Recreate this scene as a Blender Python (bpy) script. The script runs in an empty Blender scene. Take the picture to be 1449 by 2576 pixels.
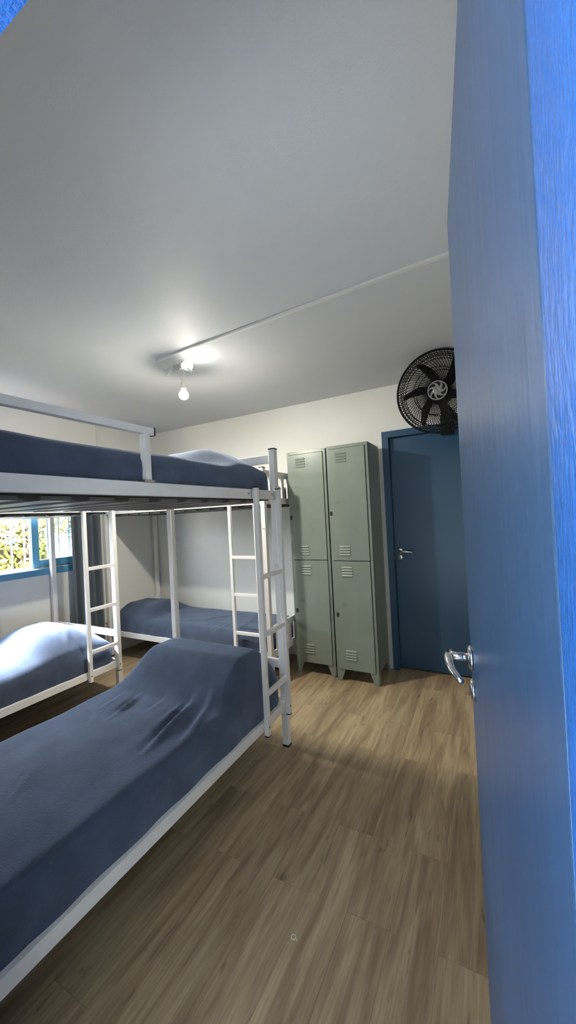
import bpy, bmesh, math, random
from mathutils import Vector, Matrix, noise

random.seed(7)
SC = bpy.context.scene
COL = SC.collection
PI = math.pi

# ------------------------------------------------------------------ camera
CAM_H = 1.42
F_PX, YAW, PITCH, ROLL = 940.05, 0.4864, 0.0080, -0.0507
cy, sy = math.cos(YAW), math.sin(YAW)
fw = Vector((-sy, cy, 0)); rt = Vector((cy, sy, 0)); up = Vector((0, 0, 1))
fw2 = fw*math.cos(PITCH) + up*math.sin(PITCH)
up2 = up*math.cos(PITCH) - fw*math.sin(PITCH)
rt3 = rt*math.cos(ROLL) + up2*math.sin(ROLL)
up3 = up2*math.cos(ROLL) - rt*math.sin(ROLL)
cam = bpy.data.cameras.new('camera')
cam.sensor_fit = 'VERTICAL'; cam.sensor_height = 36.0
cam.lens = F_PX/2576*36.0
cam.clip_start = 0.01; cam.clip_end = 200
camo = bpy.data.objects.new('camera', cam); COL.objects.link(camo)
m = Matrix((rt3, up3, -fw2)).transposed().to_4x4()
m.translation = Vector((0, 0, CAM_H))
camo.matrix_world = m
SC.camera = camo

# ------------------------------------------------------------------ view, world, lamps
SC.view_settings.view_transform = 'Standard'
SC.view_settings.look = 'None'
SC.view_settings.gamma = 1.0
SC.view_settings.use_curve_mapping = False
SC.view_settings.exposure = 1.0
SC.cycles.use_denoising = True
SC.cycles.max_bounces = 8
SC.cycles.diffuse_bounces = 5
SC.cycles.glossy_bounces = 3
SC.cycles.transparent_max_bounces = 8
SC.cycles.sample_clamp_indirect = 5.0
SC.cycles.caustics_reflective = False
SC.cycles.caustics_refractive = False

SKY_STRENGTH = 26.0
SKY_COLOR = (0.72, 0.86, 1.0)
SUN_STRENGTH = 42.0
BULB_HANG = 1750.0
BULB_TOP = 60.0
BULB_COLOR = (1.0, 0.95, 0.80)

world = bpy.data.worlds.new('world'); SC.world = world
world.use_nodes = True
wn = world.node_tree.nodes; wl = world.node_tree.links
bgn = wn['Background']
tc = wn.new('ShaderNodeTexCoord'); sep = wn.new('ShaderNodeSeparateXYZ')
ramp = wn.new('ShaderNodeValToRGB')
ramp.color_ramp.elements[0].position = 0.0; ramp.color_ramp.elements[0].color = (0.95, 0.97, 1.0, 1)
ramp.color_ramp.elements[1].position = 0.8; ramp.color_ramp.elements[1].color = (*SKY_COLOR, 1)
wl.new(tc.outputs['Generated'], sep.inputs[0]); wl.new(sep.outputs['Z'], ramp.inputs[0])
wl.new(ramp.outputs[0], bgn.inputs[0]); bgn.inputs[1].default_value = SKY_STRENGTH

sun = bpy.data.lights.new('sun', 'SUN'); sun.energy = SUN_STRENGTH; sun.angle = 0.16
sun.color = (0.92, 0.96, 1.0)
suno = bpy.data.objects.new('sun', sun); COL.objects.link(suno)
suno.rotation_euler = Vector((0.60, 0.22, -0.77)).to_track_quat('-Z', 'Y').to_euler()

def portal(name, loc, direction, sx, sy_):
    l = bpy.data.lights.new(name, 'AREA'); l.shape = 'RECTANGLE'; l.size = sx; l.size_y = sy_
    l.cycles.is_portal = True
    o = bpy.data.objects.new(name, l); COL.objects.link(o); o.location = loc
    o.rotation_euler = Vector(direction).to_track_quat('-Z', 'Z').to_euler()
portal('window_daylight_portal', (-3.90, 1.75, 1.55), (1, 0, 0), 1.6, 1.15)
portal('doorway_daylight_portal', (-0.33, 0.03, 1.03), (0, 1, 0), 0.9, 2.08)

# ------------------------------------------------------------------ materials
def mat(name, base, rough=0.5, metal=0.0, bump=None, var=None, sheen=None, coat=0.0, spec=None):
    """bump=(scale,strength,detail[,stretch]) ; var=(scale,amount[,stretch])"""
    M = bpy.data.materials.new(name); M.use_nodes = True
    nt = M.node_tree; N = nt.nodes; L = nt.links
    b = N['Principled BSDF']
    b.inputs['Base Color'].default_value = (*base, 1)
    b.inputs['Roughness'].default_value = rough
    b.inputs['Metallic'].default_value = metal
    if spec is not None: b.inputs['Specular IOR Level'].default_value = spec
    if coat: b.inputs['Coat Weight'].default_value = coat; b.inputs['Coat Roughness'].default_value = 0.15
    if sheen:
        b.inputs['Sheen Weight'].default_value = sheen[0]
        b.inputs['Sheen Roughness'].default_value = sheen[1]
        b.inputs['Sheen Tint'].default_value = (*sheen[2], 1)
    co = N.new('ShaderNodeTexCoord')
    def mapped(stretch):
        mp = N.new('ShaderNodeMapping'); mp.inputs['Scale'].default_value = stretch
        L.new(co.outputs['Object'], mp.inputs[0]); return mp.outputs[0]
    if var:
        st = var[2] if len(var) > 2 else (1, 1, 1)
        n = N.new('ShaderNodeTexNoise'); n.inputs['Scale'].default_value = var[0]; n.inputs['Detail'].default_value = 5
        L.new(mapped(st), n.inputs['Vector'])
        r = N.new('ShaderNodeMapRange'); r.inputs[1].default_value = 0.3; r.inputs[2].default_value = 0.7
        r.inputs[3].default_value = 1-var[1]; r.inputs[4].default_value = 1+var[1]
        L.new(n.outputs[0], r.inputs[0])
        mx = N.new('ShaderNodeVectorMath'); mx.operation = 'SCALE'
        mx.inputs[0].default_value = base; L.new(r.outputs[0], mx.inputs['Scale'])
        L.new(mx.outputs[0], b.inputs['Base Color'])
    if bump:
        st = bump[3] if len(bump) > 3 else (1, 1, 1)
        n = N.new('ShaderNodeTexNoise'); n.inputs['Scale'].default_value = bump[0]; n.inputs['Detail'].default_value = bump[2]
        L.new(mapped(st), n.inputs['Vector'])
        bp = N.new('ShaderNodeBump'); bp.inputs['Strength'].default_value = bump[1]; bp.inputs['Distance'].default_value = 0.01
        L.new(n.outputs[0], bp.inputs['Height']); L.new(bp.outputs[0], b.inputs['Normal'])
    return M

def emis(name, color, strength):
    M = bpy.data.materials.new(name); M.use_nodes = True
    b = M.node_tree.nodes['Principled BSDF']
    b.inputs['Base Color'].default_value = (0.9, 0.9, 0.9, 1)
    b.inputs['Emission Color'].default_value = (*color, 1)
    b.inputs['Emission Strength'].default_value = strength
    return M

M_WALL = mat('white_wall_paint', (0.78, 0.765, 0.72), 0.6, bump=(90, 0.08, 4), var=(1.5, 0.03))
M_CEIL = mat('ceiling_paint', (0.62, 0.63, 0.645), 0.6, spec=0.25, bump=(170, 0.10, 5), var=(1.2, 0.03))
M_BLUE = mat('blue_gloss_door_paint', (0.026, 0.080, 0.190), 0.33, bump=(18, 0.28, 6, (1, 1, 0.07)), var=(6, 0.10, (1, 1, 0.12)))
M_JAMB = mat('daylit_blue_frame_paint', (0.010, 0.115, 0.440), 0.38, bump=(120, 0.55, 8, (1, 1, 0.45)), var=(20, 0.12, (1, 1, 0.3)))  # door blue made brighter, daylight on the frame put into the colour
M_BLUE2 = mat('blue_back_door_paint', (0.022, 0.070, 0.140), 0.34, bump=(20, 0.06, 4, (1, 1, 0.1)), var=(3, 0.10, (1, 1, 0.25)))
M_WINBLUE = mat('window_blue_paint', (0.080, 0.260, 0.410), 0.4, bump=(40, 0.1, 4))
M_METAL = mat('white_enamelled_steel', (0.84, 0.82, 0.81), 0.32, bump=(60, 0.03, 3), var=(8, 0.05))
M_CAP = mat('black_plastic', (0.012, 0.012, 0.014), 0.45)
M_CHROME = mat('chrome', (0.75, 0.75, 0.76), 0.12, 1.0)
M_STEEL = mat('dull_steel', (0.50, 0.49, 0.46), 0.32, 1.0)
M_LOCK = mat('grey_green_enamel', (0.205, 0.240, 0.205), 0.30, bump=(5, 0.05, 3), var=(3.5, 0.08))
M_SLAT = mat('dark_grey_slat', (0.085, 0.080, 0.072), 0.42, var=(5, 0.15))
M_LOCKD = mat('locker_gap_shade', (0.02, 0.024, 0.02), 0.8)  # shade of the locker door gaps as a colour
M_LATCH = mat('worn_dark_metal', (0.04, 0.04, 0.038), 0.45, 0.7)
M_BLANK = mat('blue_grey_fleece_blanket', (0.060, 0.078, 0.120), 0.95, bump=(170, 0.35, 8), var=(9, 0.16),
              sheen=(0.40, 0.45, (0.62, 0.74, 1.0)), spec=0.1)
M_MATT = mat('brown_mattress_cover', (0.035, 0.031, 0.028), 0.6, bump=(20, 0.3, 3))
M_CURT = mat('slate_grey_curtain', (0.085, 0.105, 0.125), 0.85, bump=(300, 0.2, 4), var=(4, 0.08), sheen=(0.2, 0.5, (1, 1, 1)))
M_PLAST = mat('white_plastic', (0.75, 0.74, 0.70), 0.35)
M_WIRE = mat('white_insulated_wire', (0.70, 0.70, 0.66), 0.5)
M_INK = mat('grey_marker_ink', (0.10, 0.12, 0.16), 0.7)
M_INKG = mat('faded_dark_number', (0.085, 0.11, 0.09), 0.6)
M_FAN = mat('black_fan_plastic', (0.004, 0.004, 0.005), 0.6, spec=0.2)
M_HUB = mat('grey_fan_hub', (0.22, 0.21, 0.20), 0.35, 0.3)
M_IRON = mat('white_wrought_iron', (0.82, 0.82, 0.80), 0.5)
M_SCRAP = mat('white_paper', (0.72, 0.68, 0.60), 0.8)
M_DARK = mat('dark_hole_shade', (0.006, 0.006, 0.006), 0.8)  # stands for the shade inside keyholes, socket holes and behind the back door
M_LEAF = mat('hedge_leaf', (0.120, 0.130, 0.016), 0.5, var=(4, 0.5))
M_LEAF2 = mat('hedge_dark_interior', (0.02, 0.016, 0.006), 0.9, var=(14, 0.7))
M_TWIG = mat('reddish_twig', (0.20, 0.075, 0.03), 0.8)
M_PORCH = mat('grey_porch_bounce_tile', (0.44, 0.44, 0.45), 0.5, var=(4, 0.1))  # unseen ground, grey chosen to cool the light bounced indoors
M_STONE = mat('outdoor_render', (0.70, 0.68, 0.64), 0.8, bump=(30, 0.2, 4))
M_BLOCKER = mat('dark_blocking_wall', (0.10, 0.11, 0.10), 0.9, var=(3, 0.2))  # for the added walls that block light outside the doorway
M_PAVE = mat('terracotta_bounce_paving', (0.46, 0.31, 0.19), 0.85, var=(4, 0.2))  # unseen ground, warm tint chosen to warm the bounce on the ceiling
M_BULB = emis('lit_bulb_glass', BULB_COLOR, BULB_HANG)
M_BULB2 = emis('lit_bulb_glass_ceiling', (1.0, 0.98, 0.88), BULB_TOP)

M_COLLAR = emis('glowing_bulb_neck', (1.0, 0.93, 0.74), 2.2)  # glow given to the shielding collar so it passes for lit glass

def glass_mat():
    M = bpy.data.materials.new('window_glass'); M.use_nodes = True
    nt = M.node_tree; N = nt.nodes; L = nt.links; N.clear()
    out = N.new('ShaderNodeOutputMaterial'); mix = N.new('ShaderNodeMixShader')
    t = N.new('ShaderNodeBsdfTransparent'); t.inputs[0].default_value = (0.93, 0.96, 0.95, 1)
    g = N.new('ShaderNodeBsdfGlossy'); g.inputs['Roughness'].default_value = 0.02
    f = N.new('ShaderNodeFresnel'); f.inputs[0].default_value = 1.45
    L.new(f.outputs[0], mix.inputs[0]); L.new(t.outputs[0], mix.inputs[1]); L.new(g.outputs[0], mix.inputs[2])
    L.new(mix.outputs[0], out.inputs[0]); return M
M_GLASS = glass_mat()

def floor_mat():
    M = bpy.data.materials.new('wood_plank_vinyl'); M.use_nodes = True
    nt = M.node_tree; N = nt.nodes; L = nt.links; b = N['Principled BSDF']
    co = N.new('ShaderNodeTexCoord')
    mp = N.new('ShaderNodeMapping'); mp.inputs['Rotation'].default_value = (0, 0, PI/2)
    mp.inputs['Location'].default_value = (0.33, 0.05, 0)
    L.new(co.outputs['Object'], mp.inputs[0])
    br = N.new('ShaderNodeTexBrick'); br.offset = 0.37; br.offset_frequency = 2
    br.inputs['Scale'].default_value = 1.0; br.inputs['Brick Width'].default_value = 0.92
    br.inputs['Row Height'].default_value = 0.152; br.inputs['Mortar Size'].default_value = 0.0008
    br.inputs['Mortar Smooth'].default_value = 0.3
    br.inputs['Color1'].default_value = (0, 0, 0, 1); br.inputs['Color2'].default_value = (1, 1, 1, 1)
    br.inputs['Mortar'].default_value = (0.5, 0.5, 0.5, 1); br.inputs['Bias'].default_value = 0.0
    L.new(mp.outputs[0], br.inputs['Vector'])
    # per plank offset for the grain
    sepc = N.new('ShaderNodeSeparateColor'); L.new(br.outputs['Color'], sepc.inputs[0])
    mul = N.new('ShaderNodeMath'); mul.operation = 'MULTIPLY'; mul.inputs[1].default_value = 17.0
    L.new(sepc.outputs[0], mul.inputs[0])
    comb = N.new('ShaderNodeCombineXYZ'); L.new(mul.outputs[0], comb.inputs[0]); L.new(mul.outputs[0], comb.inputs[2])
    add = N.new('ShaderNodeVectorMath'); add.operation = 'ADD'
    L.new(co.outputs['Object'], add.inputs[0]); L.new(comb.outputs[0], add.inputs[1])
    def grain(scale, stretch, detail, dist):
        mm = N.new('ShaderNodeMapping'); mm.inputs['Scale'].default_value = stretch
        L.new(add.outputs[0], mm.inputs[0])
        n = N.new('ShaderNodeTexNoise'); n.inputs['Scale'].default_value = scale
        n.inputs['Detail'].default_value = detail; n.inputs['Distortion'].default_value = dist
        L.new(mm.outputs[0], n.inputs['Vector']); return n.outputs[0]
    g1 = grain(4.0, (4.5, 0.45, 1), 7, 0.9)
    g2 = grain(30.0, (6, 0.22, 1), 5, 0.2)
    g3 = grain(5.0, (5.0, 0.8, 1), 4, 1.6)
    r1 = N.new('ShaderNodeValToRGB'); cr = r1.color_ramp
    cr.elements[0].position = 0.35; cr.elements[0].color = (0.275, 0.188, 0.115, 1)
    cr.elements[1].position = 0.66; cr.elements[1].color = (0.47, 0.355, 0.218, 1)
    e = cr.elements.new(0.48); e.color = (0.375, 0.270, 0.162, 1)
    L.new(g1, r1.inputs[0])
    # fine streaks
    mr = N.new('ShaderNodeMapRange'); mr.inputs[1].default_value = 0.35; mr.inputs[2].default_value = 0.65
    mr.inputs[3].default_value = 0.84; mr.inputs[4].default_value = 1.10; L.new(g2, mr.inputs[0])
    mr3 = N.new('ShaderNodeMapRange'); mr3.inputs[1].default_value = 0.64; mr3.inputs[2].default_value = 0.74
    mr3.inputs[3].default_value = 1.0; mr3.inputs[4].default_value = 0.50; L.new(g3, mr3.inputs[0])
    mr4 = N.new('ShaderNodeMapRange'); mr4.inputs[3].default_value = 0.86; mr4.inputs[4].default_value = 1.12
    L.new(sepc.outputs[0], mr4.inputs[0])
    p1 = N.new('ShaderNodeMath'); p1.operation = 'MULTIPLY'; L.new(mr.outputs[0], p1.inputs[0]); L.new(mr3.outputs[0], p1.inputs[1])
    p2 = N.new('ShaderNodeMath'); p2.operation = 'MULTIPLY'; L.new(p1.outputs[0], p2.inputs[0]); L.new(mr4.outputs[0], p2.inputs[1])
    mrf = N.new('ShaderNodeMapRange'); mrf.inputs[3].default_value = 1.0; mrf.inputs[4].default_value = 0.55
    L.new(br.outputs['Fac'], mrf.inputs[0])
    p3 = N.new('ShaderNodeMath'); p3.operation = 'MULTIPLY'; L.new(p2.outputs[0], p3.inputs[0]); L.new(mrf.outputs[0], p3.inputs[1])
    sc = N.new('ShaderNodeVectorMath'); sc.operation = 'SCALE'
    L.new(r1.outputs[0], sc.inputs[0]); L.new(p3.outputs[0], sc.inputs['Scale'])
    L.new(sc.outputs[0], b.inputs['Base Color'])
    b.inputs['Roughness'].default_value = 0.48
    bp = N.new('ShaderNodeBump'); bp.inputs['Strength'].default_value = 0.12; bp.inputs['Distance'].default_value = 0.004
    L.new(p3.outputs[0], bp.inputs['Height']); L.new(bp.outputs[0], b.inputs['Normal'])
    return M
M_FLOOR = floor_mat()

# ------------------------------------------------------------------ mesh helpers
def obj(name, bm, material, parent=None, smooth=False, loc=None):
    bmesh.ops.recalc_face_normals(bm, faces=bm.faces[:])
    me = bpy.data.meshes.new(name); bm.to_mesh(me); bm.free()
    me.materials.append(material)
    if smooth:
        for p in me.polygons: p.use_smooth = True
    o = bpy.data.objects.new(name, me); COL.objects.link(o)
    if parent: o.parent = parent
    if loc is not None: o.location = loc
    return o

def thing(name, label, cat, loc=(0, 0, 0), rotz=0, group=None):
    o = bpy.data.objects.new(name, None); COL.objects.link(o)
    o.empty_display_size = 0.1
    o.location = loc; o.rotation_euler = (0, 0, rotz)
    o['label'] = label; o['category'] = cat
    if group: o['group'] = group
    return o

def tag(o, label, cat, group=None, kind=None):
    o['label'] = label; o['category'] = cat
    if group: o['group'] = group
    if kind: o['kind'] = kind
    return o

def BM(): return bmesh.new()

def box(bm, x0, x1, y0, y1, z0, z1, bev=0.0, M=None):
    vs = [bm.verts.new((x, y, z)) for x in (x0, x1) for y in (y0, y1) for z in (z0, z1)]
    idx = [(0, 1, 3, 2), (4, 6, 7, 5), (0, 4, 5, 1), (2, 3, 7, 6), (0, 2, 6, 4), (1, 5, 7, 3)]
    fs = [bm.faces.new([vs[i] for i in f]) for f in idx]
    if M is not None: bmesh.ops.transform(bm, matrix=M, verts=vs)
    if bev > 0:
        es = list({e for f in fs for e in f.edges})
        bmesh.ops.bevel(bm, geom=es, offset=bev, segments=2, affect='EDGES', profile=0.5)
    return bm

def tube(bm, pts, r, n=8, closed=False, cap=True):
    pts = [Vector(p) for p in pts]; rings = []; m_ = len(pts)
    rs = r if isinstance(r, (list, tuple)) else [r]*m_
    prev = None
    for i, p in enumerate(pts):
        if closed: t = (pts[(i+1) % m_]-pts[i-1]).normalized()
        else: t = (pts[min(i+1, m_-1)]-pts[max(i-1, 0)]).normalized()
        if prev is None:
            a = Vector((0, 0, 1)) if abs(t.z) < 0.9 else Vector((1, 0, 0))
            nrm = t.cross(a).normalized()
        else:
            nrm = (prev - t*prev.dot(t)).normalized()
        prev = nrm; bn = t.cross(nrm)
        rings.append([bm.verts.new(p+(nrm*math.cos(2*PI*k/n)+bn*math.sin(2*PI*k/n))*rs[i]) for k in range(n)])
    for i in range(m_ if closed else m_-1):
        A, B = rings[i], rings[(i+1) % m_]
        for k in range(n): bm.faces.new((A[k], A[(k+1) % n], B[(k+1) % n], B[k]))
    if cap and not closed:
        bm.faces.new(rings[0][::-1]); bm.faces.new(rings[-1])
    return bm

def lathe(bm, prof, n=24, M=None):
    """prof: list of (r, z); around z"""
    rings = []; allv = []
    for r, z in prof:
        if r < 1e-5: v = bm.verts.new((0, 0, z)); rings.append([v]); allv.append(v)
        else:
            rg = [bm.verts.new((r*math.cos(2*PI*k/n), r*math.sin(2*PI*k/n), z)) for k in range(n)]
            rings.append(rg); allv += rg
    for A, B in zip(rings, rings[1:]):
        for k in range(n):
            k2 = (k+1) % n
            if len(A) == 1 and len(B) == 1: continue
            if len(A) == 1: bm.faces.new((A[0], B[k], B[k2]))
            elif len(B) == 1: bm.faces.new((A[k], A[k2], B[0]))
            else: bm.faces.new((A[k], A[k2], B[k2], B[k]))
    if M is not None: bmesh.ops.transform(bm, matrix=M, verts=allv)
    return bm

def prism(bm, poly, axis, a0, a1, bev=0.0):
    """poly in the two other axes"""
    def P(u, v, a):
        return {'x': (a, u, v), 'y': (u, a, v), 'z': (u, v, a)}[axis]
    A = [bm.verts.new(P(u, v, a0)) for u, v in poly]; B = [bm.verts.new(P(u, v, a1)) for u, v in poly]
    n = len(poly); fs = [bm.faces.new(A[::-1]), bm.faces.new(B)]
    for k in range(n): fs.append(bm.faces.new((A[k], A[(k+1) % n], B[(k+1) % n], B[k])))
    if bev: bmesh.ops.bevel(bm, geom=list({e for f in fs for e in f.edges}), offset=bev, segments=2, affect='EDGES')
    return bm

def text_obj(name, body, size, material, parent, M):
    c = bpy.data.curves.new(name, 'FONT'); c.body = body; c.size = size; c.extrude = 0.0003
    c.align_x = 'CENTER'; c.align_y = 'CENTER'; c.resolution_u = 3
    to = bpy.data.objects.new('tmp', c); COL.objects.link(to)
    dg = bpy.context.evaluated_depsgraph_get()
    me = bpy.data.meshes.new_from_object(to.evaluated_get(dg)); COL.objects.unlink(to); bpy.data.objects.remove(to)
    me.materials.clear(); me.materials.append(material); me.transform(M)
    me.name = name
    o = bpy.data.objects.new(name, me); COL.objects.link(o); o.parent = parent
    return o

def struct(name, bm, m_, parent=None, smooth=False):
    o = obj(name, bm, m_, parent, smooth)
    if not parent: o['kind'] = 'structure'
    return o

# ------------------------------------------------------------------ room shell
XW, YB, ZC = -3.68, 3.37, 2.52        # window wall, back wall, ceiling
XR = 0.75                              # right wall
YF0, YF1 = 0.08, 0.262                 # thick front wall at the doorway
bm = box(BM(), XW-0.2, XR+0.15, -0.15, YB+0.16, -0.08, 0.0); struct('floor', bm, M_FLOOR)
bm = box(BM(), XW-0.2, XR+0.15, -1.75, -0.15, -0.08, -0.002); struct('added_porch_floor', bm, M_PORCH)  # floor of the unseen added porch
bm = box(BM(), XW-0.2, XR+0.15, -2.2, YB+0.16, ZC, ZC+0.1); struct('ceiling', bm, M_CEIL)

# back wall with opening for the back door
DX0, DX1, DZ = -0.735, -0.035, 2.06    # back door leaf
bm = BM()
box(bm, XW-0.2, DX0-0.015, YB, YB+0.16, 0, ZC); box(bm, DX1+0.015, XR+0.15, YB, YB+0.16, 0, ZC)
box(bm, DX0-0.015, DX1+0.015, YB, YB+0.16, DZ+0.015, ZC)
struct('wall_back', bm, M_WALL)
# window wall with opening
WY0, WY1, WZ0, WZ1 = 0.95, 2.52, 1.03, 2.08
bm = BM()
box(bm, XW-0.2, XW, -0.15, WY0, 0, ZC); box(bm, XW-0.2, XW, WY1, YB, 0, ZC)
box(bm, XW-0.2, XW, WY0, WY1, 0, WZ0); box(bm, XW-0.2, XW, WY0, WY1, WZ1, ZC)
struct('wall_left', bm, M_WALL)
bm = box(BM(), XR, XR+0.15, -0.3, YB, 0, ZC); struct('wall_right', bm, M_WALL)
# front wall: pier round the doorway, and the set back part behind the foot of the bunks
HX0, HX1, HZ = -0.69, 0.034, 2.055     # doorway
bm = BM()
box(bm, -0.95, HX0-0.03, YF0, YF1-0.004, 0, ZC); box(bm, HX1+0.045, XR, YF0, YF1-0.004, 0, ZC)
box(bm, HX0-0.03, HX1+0.045, YF0, YF1-0.004, HZ+0.065, ZC)
box(bm, XW, -0.95, -0.15, -0.02, 0, ZC); box(bm, -1.08, -0.95, -0.15, YF1-0.004, 0, ZC)
struct('wall_front', bm, M_WALL)
# unseen porch added behind the camera to dim the doorway daylight
# posts of that porch; the room ceiling runs on as its roof
for k, px in enumerate((-3.4, 0.70)):
    bm = box(BM(), px, px+0.14, -1.75, -1.61, 0, ZC, 0.005); o = struct('trim_added_porch_post', bm, M_WALL); o.name = 'trim_%d' % (k+1)

# ------------------------------------------------------------------ door_1: the open blue door beside the camera
d1 = bpy.data.objects.new('door_1', None); COL.objects.link(d1); d1['kind'] = 'structure'
bm = BM()
# hinge jamb, latch jamb, header (room side carries the rebate for the leaf)
prism(bm, [(HX1, YF0-0.01), (HX1+0.044, YF0-0.01), (HX1+0.044, YF1+0.002), (HX1, YF1-0.006)], 'z', 0, HZ+0.05)
box(bm, HX0-0.029, HX0, YF0-0.01, YF1, 0, HZ+0.05)
box(bm, HX0-0.029, HX1+0.044, YF0-0.01, YF1, HZ, HZ+0.064)
o = obj('door_frame', bm, M_JAMB, d1)
dl = 0.723
dang = math.atan2(0.974-0.258, -0.048-0.034)     # direction of the leaf from its hinge
leaf = obj('door_leaf', box(BM(), 0, dl, -0.035, 0, 0.012, 2.10, 0.002), M_BLUE, d1)
leaf.location = (0.034, 0.262, 0); leaf.rotation_euler = (0, 0, dang)
# local leaf frame: +x along the leaf to its free edge, +y = face towards the camera (-x world)
hx = dl-0.052
hz = 1.080
h = BM()
lathe(h, [(0, 0.0), (0.027, 0.0), (0.027, 0.005), (0.022, 0.009), (0.012, 0.010), (0, 0.010)], 28,
      Matrix.Translation((hx, 0, hz)) @ Matrix.Rotation(-PI/2, 4, 'X'))
ho = obj('door_handle', h, M_CHROME, leaf, True)
g = BM()
tube(g, [(hx, 0.006, hz), (hx, 0.030, hz), (hx, 0.046, hz+0.002)], [0.0095, 0.0095, 0.009], 12)
pts = [(hx+0.009, 0.0485, hz+0.005), (hx-0.012, 0.051, hz+0.001), (hx-0.034, 0.049, hz-0.006), (hx-0.054, 0.043, hz-0.013), (hx-0.072, 0.033, hz-0.020), (hx-0.079, 0.027, hz-0.024)]
tube(g, pts, [0.0085, 0.0085, 0.008, 0.0072, 0.0066, 0.0055], 12)
obj('lever', g, M_CHROME, ho, True)
h = BM()
lathe(h, [(0, 0.0), (0.024, 0.0), (0.024, 0.004), (0.019, 0.008), (0, 0.008)], 24,
      Matrix.Translation((hx, 0, hz-0.072)) @ Matrix.Rotation(-PI/2, 4, 'X'))
ko = obj('keyhole_plate', h, M_CHROME, leaf, True)
obj('keyhole', box(BM(), hx-0.0025, hx+0.0025, 0.007, 0.009, hz-0.084, hz-0.064), M_DARK, ko)
obj('latch_plate', box(BM(), dl-0.0005, dl+0.001, -0.028, -0.008, hz-0.12, hz+0.05), M_STEEL, leaf)

# ------------------------------------------------------------------ door_2: closed blue door in the back wall
d2 = bpy.data.objects.new('door_2', None); COL.objects.link(d2); d2['kind'] = 'structure'
d2.location = (0, YB, 0)
bm = BM(); fo = 0.055
box(bm, DX0-fo, DX0, -0.022, 0.15, 0, DZ+fo); box(bm, DX1, DX1+fo, -0.022, 0.15, 0, DZ+fo)
box(bm, DX0-0.001, DX1+0.001, -0.022, 0.15, DZ, DZ+fo)
bmesh.ops.translate(bm, vec=(0, 0, 0), verts=bm.verts)
obj('door_frame', bm, M_BLUE2, d2)
leaf2 = obj('door_leaf', box(BM(), DX0+0.003, DX1-0.003, 0.028, 0.063, 0.014, DZ-0.003, 0.0015), M_BLUE2, d2)
kx, kz = -0.690, 1.052
h = BM(); lathe(h, [(0, 0.0), (0.026, 0.0), (0.026, 0.005), (0.021, 0.008), (0, 0.009)], 24,
      Matrix.Translation((kx, 0.028, kz)) @ Matrix.Rotation(PI/2, 4, 'X'))
hh = obj('door_handle', h, M_CHROME, leaf2, True)
g = BM(); tube(g, [(kx, 0.02, kz), (kx, -0.012, kz), (kx+0.005, -0.022, kz), (kx+0.03, -0.027, kz-0.002), (kx+0.08, -0.027, kz-0.004), (kx+0.115, -0.018, kz-0.009)],
     [0.009, 0.009, 0.010, 0.010, 0.009, 0.007], 10)
obj('lever', g, M_CHROME, hh, True)
h = BM(); lathe(h, [(0, 0.0), (0.023, 0.0), (0.023, 0.004), (0.018, 0.007), (0, 0.007)], 24,
      Matrix.Translation((kx, 0.028, kz-0.058)) @ Matrix.Rotation(PI/2, 4, 'X'))
k2 = obj('keyhole_plate', h, M_STEEL, leaf2, True)
obj('keyhole', box(BM(), kx-0.0025, kx+0.0025, 0.0195, 0.0215, kz-0.068, kz-0.048), M_DARK, k2)
for zz in (kz, kz-0.058):  # steel chips standing for the handle's reflections in the frame
    obj('handle_reflection', box(BM(), DX0-0.0005, DX0+0.002, 0.0, 0.022, zz-0.014, zz+0.014, 0.0008), M_STEEL, d2)
bm = box(BM(), DX0-0.2, DX1+0.2, YB+0.16, YB+0.2, 0, ZC); struct('dark_sheet_beyond_door', bm, M_DARK)  # near-black sheet standing for the dark under the leaf

# ------------------------------------------------------------------ window
w1 = bpy.data.objects.new('window_1', None); COL.objects.link(w1); w1['kind'] = 'structure'
bm = BM(); xa, xb = XW-0.115, XW-0.03
box(bm, xa, XW+0.012, WY0-0.05, WY1+0.05, WZ0-0.055, WZ0+0.004, 0.003)
box(bm, xa, XW+0.012, WY0-0.05, WY0+0.004, WZ0, WZ1+0.05, 0.003); box(bm, xa, XW+0.012, WY1-0.004, WY1+0.05, WZ0, WZ1+0.05, 0.003)
box(bm, xa, XW+0.012, WY0, WY1, WZ1, WZ1+0.05, 0.003)
obj('window_frame', bm, M_WINBLUE, w1)
bm = box(BM(), xa, XW+0.0, WY0, WY1, WZ0+0.004, WZ0+0.008); obj('window_sill', bm, M_PLAST, w1)
bm = BM(); box(bm, XW-0.07, XW-0.068, WY0, WY1, WZ0+0.006, WZ0+0.022); box(bm, XW-0.035, XW-0.033, WY0, WY1, WZ0+0.006, WZ0+0.018)
obj('sliding_track', bm, M_STEEL, w1)
def sash(y0, y1, x):
    b = BM(); s = 0.062
    box(b, x, x+0.028, y0, y0+s, WZ0+0.012, WZ1-0.004, 0.002); box(b, x, x+0.028, y1-s, y1, WZ0+0.012, WZ1-0.004, 0.002)
    box(b, x, x+0.028, y0+s, y1-s, WZ0+0.012, WZ0+0.085, 0.002); box(b, x, x+0.028, y0+s, y1-s, WZ1-0.06, WZ1-0.004, 0.002)
    so = obj('window_sash', b, M_WINBLUE, w1)
    obj('glass_pane', box(BM(), x+0.012, x+0.016, y0+s, y1-s, WZ0+0.08, WZ1-0.055), M_GLASS, so)
sash(1.940, 2.512, XW-0.062)
sash(1.945, 2.505, XW-0.100)
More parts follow.
